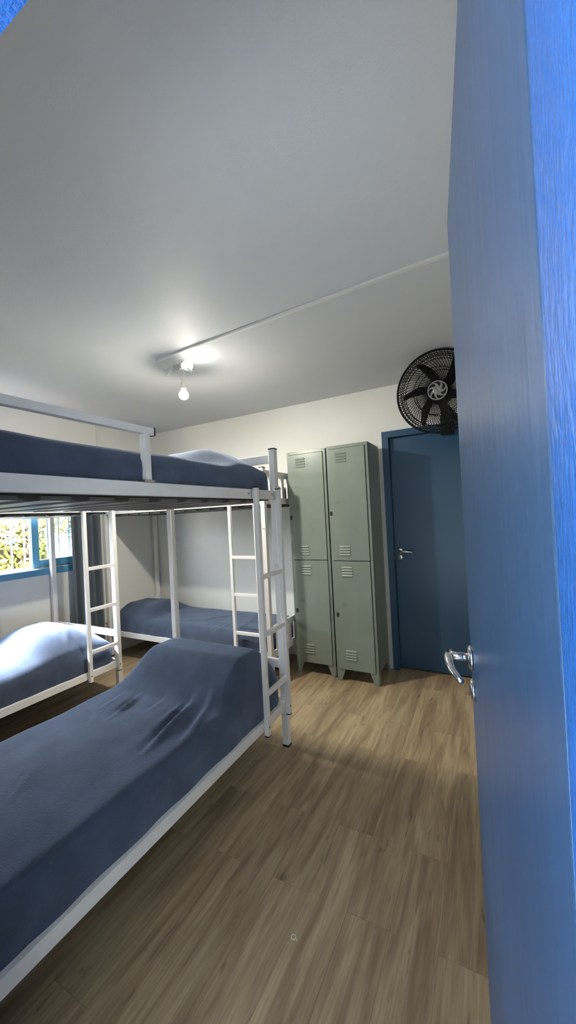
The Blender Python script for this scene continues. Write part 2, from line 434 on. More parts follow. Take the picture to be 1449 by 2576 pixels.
# wrought iron grille outside
gx = XW-0.15
bm = BM()
for k in range(15):
    y = 0.98+k*0.106
    box(bm, gx-0.006, gx+0.006, y-0.006, y+0.006, WZ0+0.004, WZ1)
box(bm, gx-0.008, gx+0.008, WY0, WY1, WZ0+0.01, WZ0+0.022); box(bm, gx-0.008, gx+0.008, WY0, WY1, WZ1-0.02, WZ1-0.008)
def spiral(bm, cx, cz, r, a0, turns, sgn):
    pts = []
    for i in range(26):
        t = i/25; a = a0+sgn*turns*2*PI*t; rr = r*(1-0.75*t)
        pts.append((gx, cx+rr*math.cos(a), cz+rr*math.sin(a)))
    tube(bm, pts, 0.0045, 6)
for yc in (1.828, 1.298, 2.358):
    for (zc, s) in ((1.36, 1), (1.72, 1)):
        tube(bm, [(gx, yc-0.10, zc+0.10), (gx, yc-0.05, zc+0.05), (gx, yc, zc+0.02), (gx, yc+0.05, zc+0.05), (gx, yc+0.10, zc+0.10)], 0.005, 6)
        tube(bm, [(gx, yc-0.05, zc-0.09), (gx, yc, zc-0.05), (gx, yc+0.05, zc-0.09)], 0.005, 6)
        for sg in (-1, 1):
            spiral(bm, yc+sg*0.030, zc+0.000, 0.026, PI/2, 1.3, sg)
            spiral(bm, yc+sg*0.032, zc-0.048, 0.026, -PI/2, 1.3, -sg)
            spiral(bm, yc+sg*0.045, zc+0.128, 0.032, -PI/2, 1.3, sg)
obj('window_grille', bm, M_IRON, w1)

# ------------------------------------------------------------------ outdoors
bm = box(BM(), -14, XW-0.2, -12, 14, -0.15, -0.085); struct('ground', bm, M_PAVE)
bm = box(BM(), XW-0.2, 12, -12, 14, -0.15, -0.085); struct('yard_ground', bm, M_PORCH)
bm = BM(); box(bm, -5.3, -4.7, 2.95, 5.2, -0.05, 1.32); struct('garden_wall', bm, M_STONE)
def hedge(name, x0, x1, y0, y1, z1, n, label):
    t = thing(name, label, 'hedge', ((x0+x1)/2, (y0+y1)/2, -0.05)); t['kind'] = 'stuff'
    cx, cyy = t.location.x, t.location.y
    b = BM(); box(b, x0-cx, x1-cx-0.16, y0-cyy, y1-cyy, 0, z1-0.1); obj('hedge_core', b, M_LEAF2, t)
    b = BM()
    for i in range(n):
        y = random.uniform(y0, y1)-cyy; z = random.uniform(0.25, z1); x = x1-cx-random.uniform(-0.04, 0.16)
        if random.random() < 0.1: z = z1; x = random.uniform(x0, x1)-cx
        s = random.uniform(0.03, 0.065)
        d = Vector((random.uniform(0.2, 1), random.uniform(-1, 1), random.uniform(-0.4, 1))).normalized()
        a = d.orthogonal().normalized(); a.rotate(Matrix.Rotation(random.uniform(0, 2*PI), 3, d)); c = d.cross(a)
        p = Vector((x, y, z))
        vs = [b.verts.new(p-a*s), b.verts.new(p+c*s*0.42-a*s*0.1), b.verts.new(p+a*s), b.verts.new(p-c*s*0.42-a*s*0.1)]
        b.faces.new(vs)
    obj('hedge_leaves', b, M_LEAF, t)['kind'] = 'stuff'
    b = BM()
    for i in range(260):
        y = random.uniform(y0, y1)-cyy; z = random.uniform(0.3, z1-0.1); x = x1-cx-random.uniform(0.03, 0.15)
        tube(b, [(x, y, z), (x+random.uniform(-.02, .05), y+random.uniform(-.12, .12), z+random.uniform(0.08, 0.2))], 0.004, 4)
    obj('hedge_twigs', b, M_TWIG, t)['kind'] = 'stuff'
hedge('flowering_hedge', -6.7, -5.5, -1.5, 3.3, 1.62, 7000, 'sunlit yellow-green leafy hedge seen through the open window grille')
hedge('flowering_hedge', -8.2, -6.8, 3.4, 8.5, 1.75, 3500, 'sunlit hedge standing behind the white garden wall outside')
# a rounded white planter outside, at the left edge of the window view
t = thing('garden_planter', 'white rounded garden planter outside below the window grille', 'planter', (-4.62, 1.72, -0.05))
b = BM(); lathe(b, [(0, 0), (0.16, 0), (0.22, 0.3), (0.24, 0.75), (0.235, 0.98), (0.20, 1.05), (0.10, 1.07), (0, 1.07)], 28)
obj('planter_body', b, M_STONE, t, True)

# unseen walls added to block sky and sun at the doorway
bm = BM(); box(bm, -4.2, 2.4, -4.4, -4.2, -0.1, 4.2); box(bm, 2.2, 2.4, -4.2, YB, -0.1, 4.2); box(bm, -4.2, -4.0, -4.2, -1.8, -0.1, 3.4)
struct('added_blocking_wall', bm, M_BLOCKER)

# ------------------------------------------------------------------ curtain
bm = BM(); nu, nv = 90, 14; grid = []
for i in range(nu+1):
    u = i/nu; row = []
    for j in range(nv+1):
        v = j/nv
        sp = 1.0-0.04*math.sin(v*PI)
        y = 2.392+(u-0.5)*0.335*sp
        x = XW+0.075+0.030*math.sin(u*2*PI*3.4+0.6)+0.010*math.sin(u*2*PI*8+v*2)
        row.append(bm.verts.new((x, y, 0.05+v*2.09)))
    grid.append(row)
for i in range(nu):
    for j in range(nv): bm.faces.new((grid[i][j], grid[i+1][j], grid[i+1][j+1], grid[i][j+1]))
cu = obj('curtain', bm, M_CURT, None, True)
md = cu.modifiers.new('solid', 'SOLIDIFY'); md.thickness = 0.002
tag(cu, 'slate grey pleated curtain gathered at the right side of the window', 'curtain')
bm = BM(); tube(bm, [(XW+0.075, 0.85, 2.155), (XW+0.075, 2.72, 2.155)], 0.011, 12)
rd = thing('curtain_rod', 'slim white curtain rod fixed above the window', 'curtain rod', (0, 0, 0))
obj('rod', bm, M_PLAST, rd, True)
for yy in (0.95, 2.68):
    obj('bracket', box(BM(), XW, XW+0.085, yy-0.008, yy+0.008, 2.135, 2.143), M_PLAST, rd)

# ------------------------------------------------------------------ outlet and trunking on the window wall
bm = box(BM(), XW, XW+0.018, 2.612, 2.650, 0.36, ZC, 0.002)
tag(obj('cable_trunking', bm, M_PLAST), 'white vertical cable trunking on the wall beside the grey curtain', 'cable trunking')
t = thing('wall_outlet', 'white surface wall outlet between the curtain and the corner bunk', 'outlet', (XW, 2.722, 1.185))
obj('outlet_box', box(BM(), 0, 0.032, -0.042, 0.042, -0.055, 0.055, 0.004), M_PLAST, t)
for dz in (-0.018, 0.018):
    b = BM()
    for dy in (-0.009, 0.009): lathe(b, [(0, 0), (0.003, 0), (0.003, 0.0012), (0, 0.0012)], 8, Matrix.Translation((0.0325, dy, dz)) @ Matrix.Rotation(PI/2, 4, 'Y'))
    obj('socket_face', b, M_DARK, t)
obj('outlet_wire_cover', box(BM(), 0, 0.012, -0.008, 0.008, -0.75, -0.056, 0.002), M_PLAST, t)

# ------------------------------------------------------------------ bunk beds
PS = 0.040
def post(parent, x0, y0, ztop, num=None):
    p = obj('post', box(BM(), x0, x0+PS, y0, y0+PS, 0.012, ztop, 0.003), M_METAL, parent)
    b = box(BM(), x0-0.001, x0+PS+0.001, y0-0.001, y0+PS+0.001, ztop-0.004, ztop+0.004, 0.001); obj('end_cap', b, M_CAP, p)
    b = box(BM(), x0-0.001, x0+PS+0.001, y0-0.001, y0+PS+0.001, 0, 0.014, 0.001); obj('foot_cap', b, M_CAP, p)
    return p

def bunk(label, loc, rotz, Wd, L, ztop, slatted, lad, guard_end, front_num=None):
    root = thing('bunk_bed', label, 'bunk bed', loc, rotz, 'white metal bunk beds')
    pf = post(root, -PS, L-PS, ztop); post(root, -Wd, L-PS, ztop)
    post(root, -PS, 0, ztop); post(root, -Wd, 0, ztop)
    zu0, zu1, zl0, zl1 = 1.520, 1.573, 0.233, 0.284
    for z0, z1 in ((zu0, zu1), (zl0, zl1)):
        nm = 'upper' if z0 > 1 else 'lower'
        wd = 0.030 if z0 > 1 else 0.038
        for xs in (-0.004-wd, -Wd+0.004):
            obj('side_rail', box(BM(), xs, xs+wd, PS, L-PS, z0, z1, 0.0025), M_METAL, root)
        for ys in (0.005, L-PS+0.005):
            obj('end_rail', box(BM(), -Wd+PS, -PS, ys, ys+0.030, z0, z1, 0.0025), M_METAL, root)
    # headboards
    for ys in (0.007, L-PS+0.007):
        for lvl, (za, zb) in enumerate(((0.478, 0.530), (1.748, 1.800))):
            if slatted: za, zb = (0.440, 0.492) if lvl == 0 else (1.752, 1.806)
            hb = obj('head_bar', box(BM(), -Wd+PS, -PS, ys, ys+0.026, za, zb, 0.0025), M_METAL, root)
            if slatted:
                zlo = (zl1, zu1)[lvl]; n = 5
                for k in range(n):
                    xx = -PS-(Wd-2*PS)*(k+1)/(n+1)
                    obj('slat_bar', box(BM(), xx-0.022, xx+0.022, ys+0.006, ys+0.020, zlo, za, 0.001), M_METAL, hb)
    # bed slats
    n = int((L-0.2)/0.155)
    for z0, z1 in ((1.500, 1.514), (0.236, 0.250)):
        for k in range(n):
            y = 0.12+k*0.155
            if y+0.085 > L-PS: break
            obj('bed_slat', box(BM(), -Wd+0.03, -0.032, y, y+0.092, z0, z1, 0.001), M_SLAT, root)
    # guard rail on the front, foot half
    gy = guard_end
    gr = obj('guard_rail', box(BM(), -0.034, -0.006, PS, gy+0.022, 1.760, 1.788, 0.002), M_METAL, root)
    obj('end_cap', box(BM(), -0.036, -0.004, gy+0.020, gy+0.026, 1.758, 1.790, 0.001), M_CAP, gr)
    obj('guard_post', box(BM(), -0.034, -0.006, gy-0.028, gy, 1.574, 1.762, 0.002), M_METAL, gr)
    obj('guard_clamp', box(BM(), -0.040, -0.001, gy-0.040, gy+0.010, 1.571, 1.583, 0.002), M_STEEL, gr)
    obj('guard_post', box(BM(), -0.034, -0.006, 0.10, 0.128, 1.574, 1.762, 0.002), M_METAL, gr)
    # ladder
    l0, l1 = lad
    xs0, xs1 = 0.001, 0.028; zb, zt = 0.212, 1.582
    lo = obj('ladder', box(BM(), xs0, xs1, l0-0.013, l0+0.013, zb, zt, 0.002), M_METAL, root)
    obj('ladder_stile', box(BM(), xs0, xs1, l1-0.013, l1+0.013, zb, zt, 0.002), M_METAL, lo)
    for yy in (l0, l1):
        for zz in (zb-0.003, zt-0.003):
            obj('end_cap', box(BM(), xs0-0.001, xs1+0.001, yy-0.014, yy+0.014, zz, zz+0.006, 0.0008), M_CAP, lo)
        b = BM(); lathe(b, [(0, 0), (0.005, 0), (0.004, 0.002), (0, 0.003)], 12, Matrix.Translation((xs1, yy, 0.262)) @ Matrix.Rotation(PI/2, 4, 'Y'))
        obj('bolt', b, M_CAP, lo)
        obj('bracket', box(BM(), -0.003, 0.006, yy-0.022, yy-0.013, 1.526, 1.570, 0.002), M_STEEL, lo)
        b = BM(); lathe(b, [(0, 0), (0.008, 0), (0.008, 0.002), (0, 0.003)], 14, Matrix.Translation((-0.0035, yy-0.045, 1.548)) @ Matrix.Rotation(PI/2, 4, 'Y'))
        obj('bolt', b, M_STEEL, lo)
    for zz in (1.090, 0.770, 0.445):
        obj('rung', box(BM(), xs0+0.003, xs1-0.003, l0+0.012, l1-0.012, zz-0.022, zz+0.004, 0.002), M_METAL, lo)
    if front_num:
        body, face = front_num
        if face == 'side':     # on the face turned to +x
            Mx = Matrix.Translation((0.0008, L-PS/2, 1.315)) @ Matrix.Rotation(PI/2, 4, 'Z') @ Matrix.Rotation(PI/2, 4, 'X')
        text_obj('number_marking', body, 0.026, M_INK, pf, Mx)
    return root

A_LOC, A_L, A_W = (-1.133, 0.055, 0), 1.980, 0.925
B_LOC, B_L, B_W = (-2.752, 0.105, 0), 1.995, 0.915
C_LOC, C_L, C_W = (-3.655, 2.625, 0), 2.05, 0.720
bunk('white metal bunk bed nearest the camera, with its ladder in front', A_LOC, 0, A_W, A_L, 1.834, False, (A_L-0.288, A_L-0.038), 0.985)
bunk('white metal bunk bed under the window, marked 12 on its post', B_LOC, 0, B_W, B_L, 1.834, False, (B_L-0.292, B_L-0.040), 0.985, ('12', 'side'))
bunk('white metal bunk bed along the back wall beside the lockers, marked 14', C_LOC, -PI/2, C_W, C_L, 1.825, True, (C_L-0.345, C_L-0.085), 1.10, ('14', 'side'))

# ------------------------------------------------------------------ mattresses and blankets
def smooth01(t):
    t = max(0.0, min(1.0, t)); return t*t*(3-2*t)

def blanket(label, root_loc, rotz, Wd, L, zbot, ztop, hump, creases=(), seed=0, crown=0.015, group='blue-grey fleece blankets'):
    """local frame as the bunk: x from -Wd..0, y 0..L; the sheet folds down over the edges"""
    Ax, Ay = (Wd-0.055)/2, (L-0.095)/2
    cx, cyy = -Wd/2, L/2
    r = 0.055; d = ztop-zbot
    na, nb = 84, 190
    ext = d - r + r*PI/2
    def fold(a, A):
        s = 1 if a >= 0 else -1; a = abs(a)
        if a <= A-r: return s*a, 0.0
        t = (a-(A-r))/r
        if t < PI/2: return s*(A-r+r*math.sin(t)), r*(1-math.cos(t))
        return s*A, r+(a-(A-r)-r*PI/2)
    bm = BM(); V = []
    hy0, hy1, hy2, hy3, hh, hx0 = hump
    for i in range(na+1):
        a = (i/na*2-1)*(Ax-r+ext); row = []
        for j in range(nb+1):
            b = (j/nb*2-1)*(Ay-r+ext)
            px, da = fold(a, Ax); py, db = fold(b, Ay)
            # rounded plan corners
            qx, qy = abs(px)-(Ax-0.07), abs(py)-(Ay-0.07)
            if qx > 0 and qy > 0:
                q = math.hypot(qx, qy)
                if q > 0.07:
                    px = math.copysign(Ax-0.07+qx/q*0.07, px); py = math.copysign(Ay-0.07+qy/q*0.07, py)
            drop = min(d, math.hypot(da, db) if (da > 0 and db > 0) else da+db)
            k = 1-drop/d
            X, Y = cx+px, cyy+py
            topw = smooth01(k)
            ez = math.cos(min(1, abs(px)/Ax)*PI/2)
            z = ztop-drop + crown*topw*(ez**0.5 if ez > 0 else 0)
            # pillow under the blanket
            hp = smooth01((Y-hy0)/(hy1-hy0))*(1-smooth01((Y-hy2)/(hy3-hy2)))
            hxx = smooth01((Ax-abs(px)+0.02)/hx0)
            z += hh*hp*(hxx**0.7)*smooth01(k*1.3)
            # soft undulation and folds
            n1 = noise.noise(Vector((X*3.0, Y*3.0, seed)))*0.008+noise.noise(Vector((X*9, Y*6, seed+5)))*0.003
            z += n1*topw
            for (x0, y0, x1, y1, w, amp) in creases:
                vx, vy = x1-x0, y1-y0; ll = vx*vx+vy*vy
                t = ((X-x0)*vx+(Y-y0)*vy)/ll; tt = max(0, min(1, t))
                dx, dy = X-(x0+vx*tt), Y-(y0+vy*tt)
                dd = math.hypot(dx, dy); sg = 1 if (vx*(Y-y0)-vy*(X-x0)) > 0 else -1
                fall = math.sin(PI*max(0.0, min(1, 0.12+0.76*tt)))
                g_ = math.exp(-(dd/w)**2)
                z += amp*g_*fall*(1.0 if sg > 0 else -0.8)*min(1, dd/w*1.6)*topw
            side = smooth01((drop-0.02)/0.05)
            wob = side*(0.004*math.sin(Y*23+seed)+0.006*noise.noise(Vector((X*4, Y*7, z*8+seed))))
            if abs(px) > Ax-0.03: X += math.copysign(wob+0.003*side, px)
            if abs(py) > Ay-0.03: Y += math.copysign(side*0.006*noise.noise(Vector((X*22, 2.0+seed, z*4))), py)
            row.append(bm.verts.new((X, Y, z)))
        V.append(row)
    for i in range(na):
        for j in range(nb): bm.faces.new((V[i][j], V[i+1][j], V[i+1][j+1], V[i][j+1]))
    bmesh.ops.remove_doubles(bm, verts=bm.verts, dist=0.0004)
    o = obj('blanket', bm, M_BLANK, None, True)
    o.location = root_loc; o.rotation_euler = (0, 0, rotz)
    sm = o.modifiers.new('thick', 'SOLIDIFY'); sm.thickness = 0.006; sm.offset = -1
    tag(o, label, 'blanket', group)
    return o

def mattress(label, root_loc, rotz, Wd, L, z0, z1):
    bm = BM(); nx, ny = 8, 160
    x0, x1, y0, y1 = -Wd+0.042, -0.042, 0.062, L-0.062
    # slightly sagging underside between the slats
    top = []; bot = []
    for i in range(nx+1):
        rt_, rb = [], []
        for j in range(ny+1):
            x = x0+(x1-x0)*i/nx; y = y0+(y1-y0)*j/ny
            rt_.append(bm.verts.new((x, y, z1)))
            g = ((y-0.12-0.092)/0.155) % 1.0; sag = 0.017*math.sin(PI*min(1, g/0.41)) if g < 0.41 else 0.0
            rb.append(bm.verts.new((x, y, z0-sag*(1 if z0 > 1 else 0.3))))
        top.append(rt_); bot.append(rb)
    for i in range(nx):
        for j in range(ny):
            bm.faces.new((top[i][j], top[i+1][j], top[i+1][j+1], top[i][j+1]))
            bm.faces.new((bot[i][j], bot[i][j+1], bot[i+1][j+1], bot[i+1][j]))
    for j in range(ny):
        bm.faces.new((top[0][j], top[0][j+1], bot[0][j+1], bot[0][j])); bm.faces.new((top[nx][j+1], top[nx][j], bot[nx][j], bot[nx][j+1]))
    for i in range(nx):
        bm.faces.new((top[i+1][0], top[i][0], bot[i][0], bot[i+1][0])); bm.faces.new((top[i][ny], top[i+1][ny], bot[i+1][ny], bot[i][ny]))
    o = obj('mattress', bm, M_MATT); o.location = root_loc; o.rotation_euler = (0, 0, rotz)
    tag(o, label, 'mattress', 'thin dark mattresses on the bunks')
    return o

HUMP_A = (A_L-0.60, A_L-0.30, A_L-0.17, A_L+0.02, 0.165, 0.13)
HUMP_AU = (A_L-0.48, A_L-0.30, A_L-0.22, A_L-0.06, 0.13, 0.36)
crA = [(-0.62, 1.34, -0.56, 1.13, 0.022, 0.016), (-0.28, 1.38, -0.19, 1.02, 0.030, 0.020), (-0.20, 1.45, -0.10, 1.15, 0.030, 0.012),
       (-0.72, 1.32, -0.70, 1.18, 0.020, 0.008), (-0.45, 1.36, -0.43, 1.24, 0.02, 0.006), (-0.33, 1.36, -0.30, 1.20, 0.018, 0.006),
       (-0.50, 0.72, -0.40, 0.60, 0.016, 0.006), (-0.66, 1.10, -0.60, 1.04, 0.018, 0.005)]
crA = [(a_, b_+0.03, c_, d_+0.03, w_, m_*1.6) for (a_, b_, c_, d_, w_, m_) in crA]
blanket('blue-grey fleece blanket on the lower bed nearest the camera', A_LOC, 0, A_W, A_L, 0.262, 0.452, HUMP_A, crA, 1)
blanket('navy blanket on the upper bed nearest the camera, over a pillow', A_LOC, 0, A_W, A_L, 1.545, 1.695, HUMP_AU, [], 2)
HUMP_B = (B_L-0.90, B_L-0.40, B_L-0.30, B_L+0.06, 0.165, 0.30)
crB = [(-0.50, 1.05, -0.30, 0.95, 0.02, 0.006), (-0.45, 1.15, -0.30, 1.1, 0.02, 0.006), (-0.3, 1.7, -0.15, 1.62, 0.03, 0.012)]
blanket('daylit blue blanket on the lower bed under the window', B_LOC, 0, B_W, B_L, 0.262, 0.440, HUMP_B, crB, 3)
blanket('blue blanket on the upper bed of the window bunk', B_LOC, 0, B_W, B_L, 1.545, 1.690, HUMP_B[:4]+(0.10, 0.3), [], 4)
HUMP_C = (-1.0, -0.9, 0.42, 0.62, 0.105, 0.25)
crC = [(-0.25, 1.35, -0.05, 1.30, 0.02, 0.006), (-0.25, 1.47, -0.05, 1.44, 0.02, 0.006), (-0.20, 1.15, -0.55, 1.40, 0.03, 0.006)]
blanket('blue-grey blanket on the lower bed along the back wall', C_LOC, -PI/2, C_W, C_L, 0.262, 0.415, HUMP_C, crC, 5)
blanket('dark blanket on the upper bed along the back wall', C_LOC, -PI/2, C_W, C_L, 1.545, 1.68, HUMP_C[:4]+(0.06, 0.25), [], 6)
for (nm, lc, rz, Wd, L) in (('bunk nearest the camera', A_LOC, 0, A_W, A_L), ('bunk under the window', B_LOC, 0, B_W, B_L), ('bunk along the back wall', C_LOC, -PI/2, C_W, C_L)):
    mattress('dark brown mattress resting on the upper slats of the '+nm, lc, rz, Wd, L, 1.515, 1.66)
    mattress('dark brown mattress under the lower blanket of the '+nm, lc, rz, Wd, L, 0.251, 0.395)

# ------------------------------------------------------------------ lockers
def locker(label, x0, x1, yf, nums, latches):
    W = x1-x0; D = 0.345; Z0, Z1 = 0.098, 1.985; ZS = 1.012
    t = thing('metal_locker', label, 'locker', (x0, yf, 0), 0, 'grey-green two-door lockers')
    b = BM(); th = 0.0015; fr = 0.024
    box(b, 0, th*2, 0, D, Z0, Z1, 0.0005); box(b, W-th*2, W, 0, D, Z0, Z1, 0.0005)
    box(b, 0, W, 0, D, Z1-th*2, Z1, 0.0005); box(b, 0, W, D-th, D, Z0, Z1); box(b, 0, W, 0, D, Z0, Z0+th)
    box(b, th, W-th, 0.02, D-0.01, ZS-0.002, ZS+0.002)
    box(b, 0, fr, -0.001, 0.014, Z0, Z1, 0.0015); box(b, W-fr, W, -0.001, 0.014, Z0, Z1, 0.0015)
    box(b, fr, W-fr, -0.001, 0.014, Z1-0.026, Z1, 0.0015); box(b, fr, W-fr, 0.002, 0.014, Z0, Z0+0.012)
    box(b, fr, W-fr, 0.004, 0.014, ZS-0.004, ZS+0.004)
    obj('locker_body', b, M_LOCK, t)
    b = BM(); box(b, 0.006, W-fr+0.0015, 0.0035, 0.004, Z0+0.004, Z1-0.022); box(b, fr-0.003, W-fr+0.003, -0.0016, 0.002, ZS-0.0025, ZS+0.0025); box(b, W-fr-0.0028, W-fr+0.0006, -0.0016, 0.002, Z0+0.006, Z1-0.026); box(b, 0.012, W-fr, -0.0016, 0.002, Z1-0.030, Z1-0.0255)
    obj('door_gap_shade', b, M_LOCKD, t)  # near-black strips painted in for the shade in the door gaps
    for di, (za, zb) in enumerate(((ZS+0.003, Z1-0.029), (Z0+0.003, ZS-0.003))):
        b = BM(); xa, xb = 0.012, W-fr-0.002
        if di == 1: xa = fr+0.002
        box(b, xa, xb, -0.010, 0.003, za, zb, 0.002)
        dr = obj('locker_door', b, M_LOCK, t)
        cxv = xa+(xb-xa)*0.36; hw = 0.046
        if di == 0: zs = (zb-0.075, za+0.085)
        else: zs = (zb-0.085, za+0.125)
        for zc in zs:
            v = BM()
            for k in range(4):
                z = zc+0.032-k*0.0225
                prism(v, [(-0.0098, z+0.009), (-0.0150, z+0.002), (-0.0175, z-0.004), (-0.0160, z-0.007), (-0.0098, z-0.0065)], 'x', cxv-hw, cxv+hw, 0.0008)
            obj('louvre_vent', v, M_LOCK, dr, False)
        zl = latches[di]
        lt = BM()
        box(lt, xa-0.002, xa+0.018, -0.0135, -0.009, zl-0.020, zl+0.016, 0.0015)
        lathe(lt, [(0, 0), (0.008, 0), (0.007, 0.007), (0, 0.008)], 12, Matrix.Translation((xa+0.010, -0.011, zl)) @ Matrix.Rotation(PI/2, 4, 'X'))
        obj('latch', lt, M_LATCH, dr)
        text_obj('number_marking', nums[di], 0.036, M_INKG, dr, Matrix.Translation((xa+0.072, -0.0104, zl+0.085)) @ Matrix.Rotation(PI/2, 4, 'X'))
    # tapered legs
    for (lx, s) in ((0.0, 1), (W, -1)):
        for ly in (0.0, D-0.004):
            b = BM()
            prism(b, [(lx, Z0+0.004), (lx+s*0.075, Z0+0.004), (lx+s*0.040, 0.006), (lx+s*0.008, 0.0)], 'y', ly-0.001, ly+0.004)
            yy = (ly, ly+0.065) if ly == 0 else (ly-0.06, ly+0.004)
            prism(b, [(yy[0], Z0+0.004), (yy[1], Z0+0.004), ((yy[1]-0.03) if ly == 0 else yy[1], 0.0), (yy[0] if ly == 0 else yy[0]+0.03, 0.0)], 'x', lx-(0.0 if s > 0 else 0.003), lx+(0.003 if s > 0 else 0.0))
            obj('leg', b, M_LOCK, t)
    return t
locker('grey-green two-door metal locker standing next to the corner bunk, numbered 9 and 10', -1.578, -1.203, 3.015, ('9', '10'), (1.395, 0.56))
locker('grey-green two-door metal locker nearest the closed blue door, numbered 11 and 12', -1.180, -0.822, 2.985, ('11', '12'), (1.415, 0.56))

# ------------------------------------------------------------------ wall fan
FC = Vector((-0.250, 2.80, 2.225)); FR = 0.280
fan = thing('wall_fan', 'black wall fan with a grey hub above the closed blue door', 'fan', (FC.x, YB, FC.y and FC.z-0.10))
fan.rotation_euler = (0, 0, 0)
def fobj(name, bm, m_, parent, smooth=False):
    o = obj(name, bm, m_, parent, smooth); return o
# bracket on wall
b = BM(); box(b, -0.05, 0.05, -0.03, 0.0, -0.11, 0.05, 0.006)
fobj('wall_bracket', b, M_FAN, fan)
b = BM(); tube(b, [(0, -0.02, -0.03), (0, -0.14, -0.04), (0, -0.26, -0.01), (0, -0.33, 0.05), (0, -0.36, 0.09)], 0.018, 10)
fobj('arm', b, M_FAN, fan, True)
head = bpy.data.objects.new('fan_head', None)
# frame of the head: local z = fan axis (towards the room)
axis = Vector((-0.02, -1.0, -0.13)).normalized()
zq = axis.to_track_quat('Z', 'X')
HM = Matrix.Translation((0, FC.y-YB, 0.10)) @ zq.to_matrix().to_4x4()
def hb(bm): bmesh.ops.transform(bm, matrix=HM, verts=bm.verts); return bm
b = BM(); lathe(b, [(0, -0.20), (0.045, -0.20), (0.075, -0.17), (0.080, -0.10), (0.055, -0.07), (0, -0.07)], 24)
motor = fobj('motor_housing', hb(b), M_FAN, fan, True)
def grille(zc, zr, count, tw, R, nm, inner):
    b = BM()
    for k in range(count):
        a0 = 2*PI*k/count; pts = []
        for i in range(9):
            t = i/8; rr = inner+(R-inner)*t
            a = a0+tw*(1-t)**1.2
            z = zr+(zc-zr)*(1-(t**2.6))
            pts.append((rr*math.cos(a), rr*math.sin(a), z))
        tube(b, pts, 0.0021, 4, cap=False)
    for rr in (inner, inner+(R-inner)*0.45, R*0.83, R*0.92):
        t = (rr-inner)/(R-inner); z = zr+(zc-zr)*(1-(t**2.6))
        tube(b, [(rr*math.cos(2*PI*i/48), rr*math.sin(2*PI*i/48), z) for i in range(48)], 0.0028, 4, closed=True)
    return fobj(nm, hb(b), M_FAN, fan)
grille(0.055, 0.0, 96, 1.0, FR, 'front_grille', 0.060)
grille(-0.085, -0.02, 72, -0.7, FR, 'rear_grille', 0.060)
b = BM()
tube(b, [(FR*math.cos(2*PI*i/72), FR*math.sin(2*PI*i/72), -0.008) for i in range(72)], 0.0085, 8, closed=True)
for rr, z in ((FR-0.022, 0.006), (FR-0.035, 0.010)):
    tube(b, [(rr*math.cos(2*PI*i/72), rr*math.sin(2*PI*i/72), z) for i in range(72)], 0.002, 4, closed=True)
fobj('rim', hb(b), M_FAN, fan, True)
for k in range(6):
    b = BM(); a0 = 2*PI*k/6+0.12; n = 10; V = []
    for i in range(n+1):
        t = i/n; rr = 0.05+t*0.195
        w = 0.026+0.010*math.sin(PI*min(1, t*0.95))-0.012*t
        a = a0+0.42*t
        row = []
        for j in range(5):
            s = (j/4-0.5)*2
            tang = s*w
            x = rr*math.cos(a)-tang*math.sin(a); y = rr*math.sin(a)+tang*math.cos(a)
            row.append(b.verts.new((x, y, -0.028+0.018*s*(1-0.4*t)+0.006*(1-s*s))))
        V.append(row)
    for i in range(n):
        for j in range(4): b.faces.new((V[i][j], V[i+1][j], V[i+1][j+1], V[i][j+1]))
    o = fobj('blade', hb(b), M_FAN, fan, True)
    md = o.modifiers.new('s', 'SOLIDIFY'); md.thickness = 0.003
b = BM(); lathe(b, [(0, 0.050), (0.060, 0.050), (0.064, 0.058), (0.060, 0.062), (0.056, 0.060), (0, 0.060)], 32)
hub = fobj('hub_badge', hb(b), M_FAN, fan, True)
b = BM(); lathe(b, [(0.056, 0.060), (0.058, 0.065), (0.064, 0.065), (0.066, 0.058)], 40)
lathe(b, [(0, 0.067), (0.024, 0.066), (0.030, 0.062)], 32)
for k in range(7):      # swirl petals on the badge
    a = 2*PI*k/7; V1 = []; V2 = []
    for i in range(7):
        t = i/6; rr = 0.026+t*0.031; aa = a+0.55*t*t; wv = 0.010-0.0055*t if t < 0.8 else 0.0065
        V1.append(b.verts.new((rr*math.cos(aa)-wv*math.sin(aa), rr*math.sin(aa)+wv*math.cos(aa), 0.0635)))
        V2.append(b.verts.new((rr*math.cos(aa)+wv*math.sin(aa), rr*math.sin(aa)-wv*math.cos(aa), 0.0635)))
    for i in range(6): b.faces.new((V1[i], V1[i+1], V2[i+1], V2[i]))
fobj('badge_swirl', hb(b), M_HUB, hub)
b = BM(); box(b, -0.022, 0.022, -0.0012, 0.0012, 0.0668, 0.0675, M=None); bmesh.ops.rotate(b, cent=(0, 0, 0), matrix=Matrix.Rotation(0.7, 3, 'Z'), verts=b.verts)
fobj('badge_line', hb(b), M_FAN, hub)

# ------------------------------------------------------------------ ceiling cable cover and bulbs
p0 = Vector((-1.925, 1.848, ZC)); p1 = Vector((XR, 1.735, ZC))
dv = (p1-p0); ln = dv.length; ang = math.atan2(dv.y, dv.x)
b = BM(); box(b, 0, ln, -0.011, 0.011, -0.013, 0, 0.002)
cc = obj('cable_cover', b, M_PLAST, None); cc.location = p0; cc.rotation_euler = (0, 0, ang)
tag(cc, 'long thin white cable cover running across the ceiling', 'cable cover')

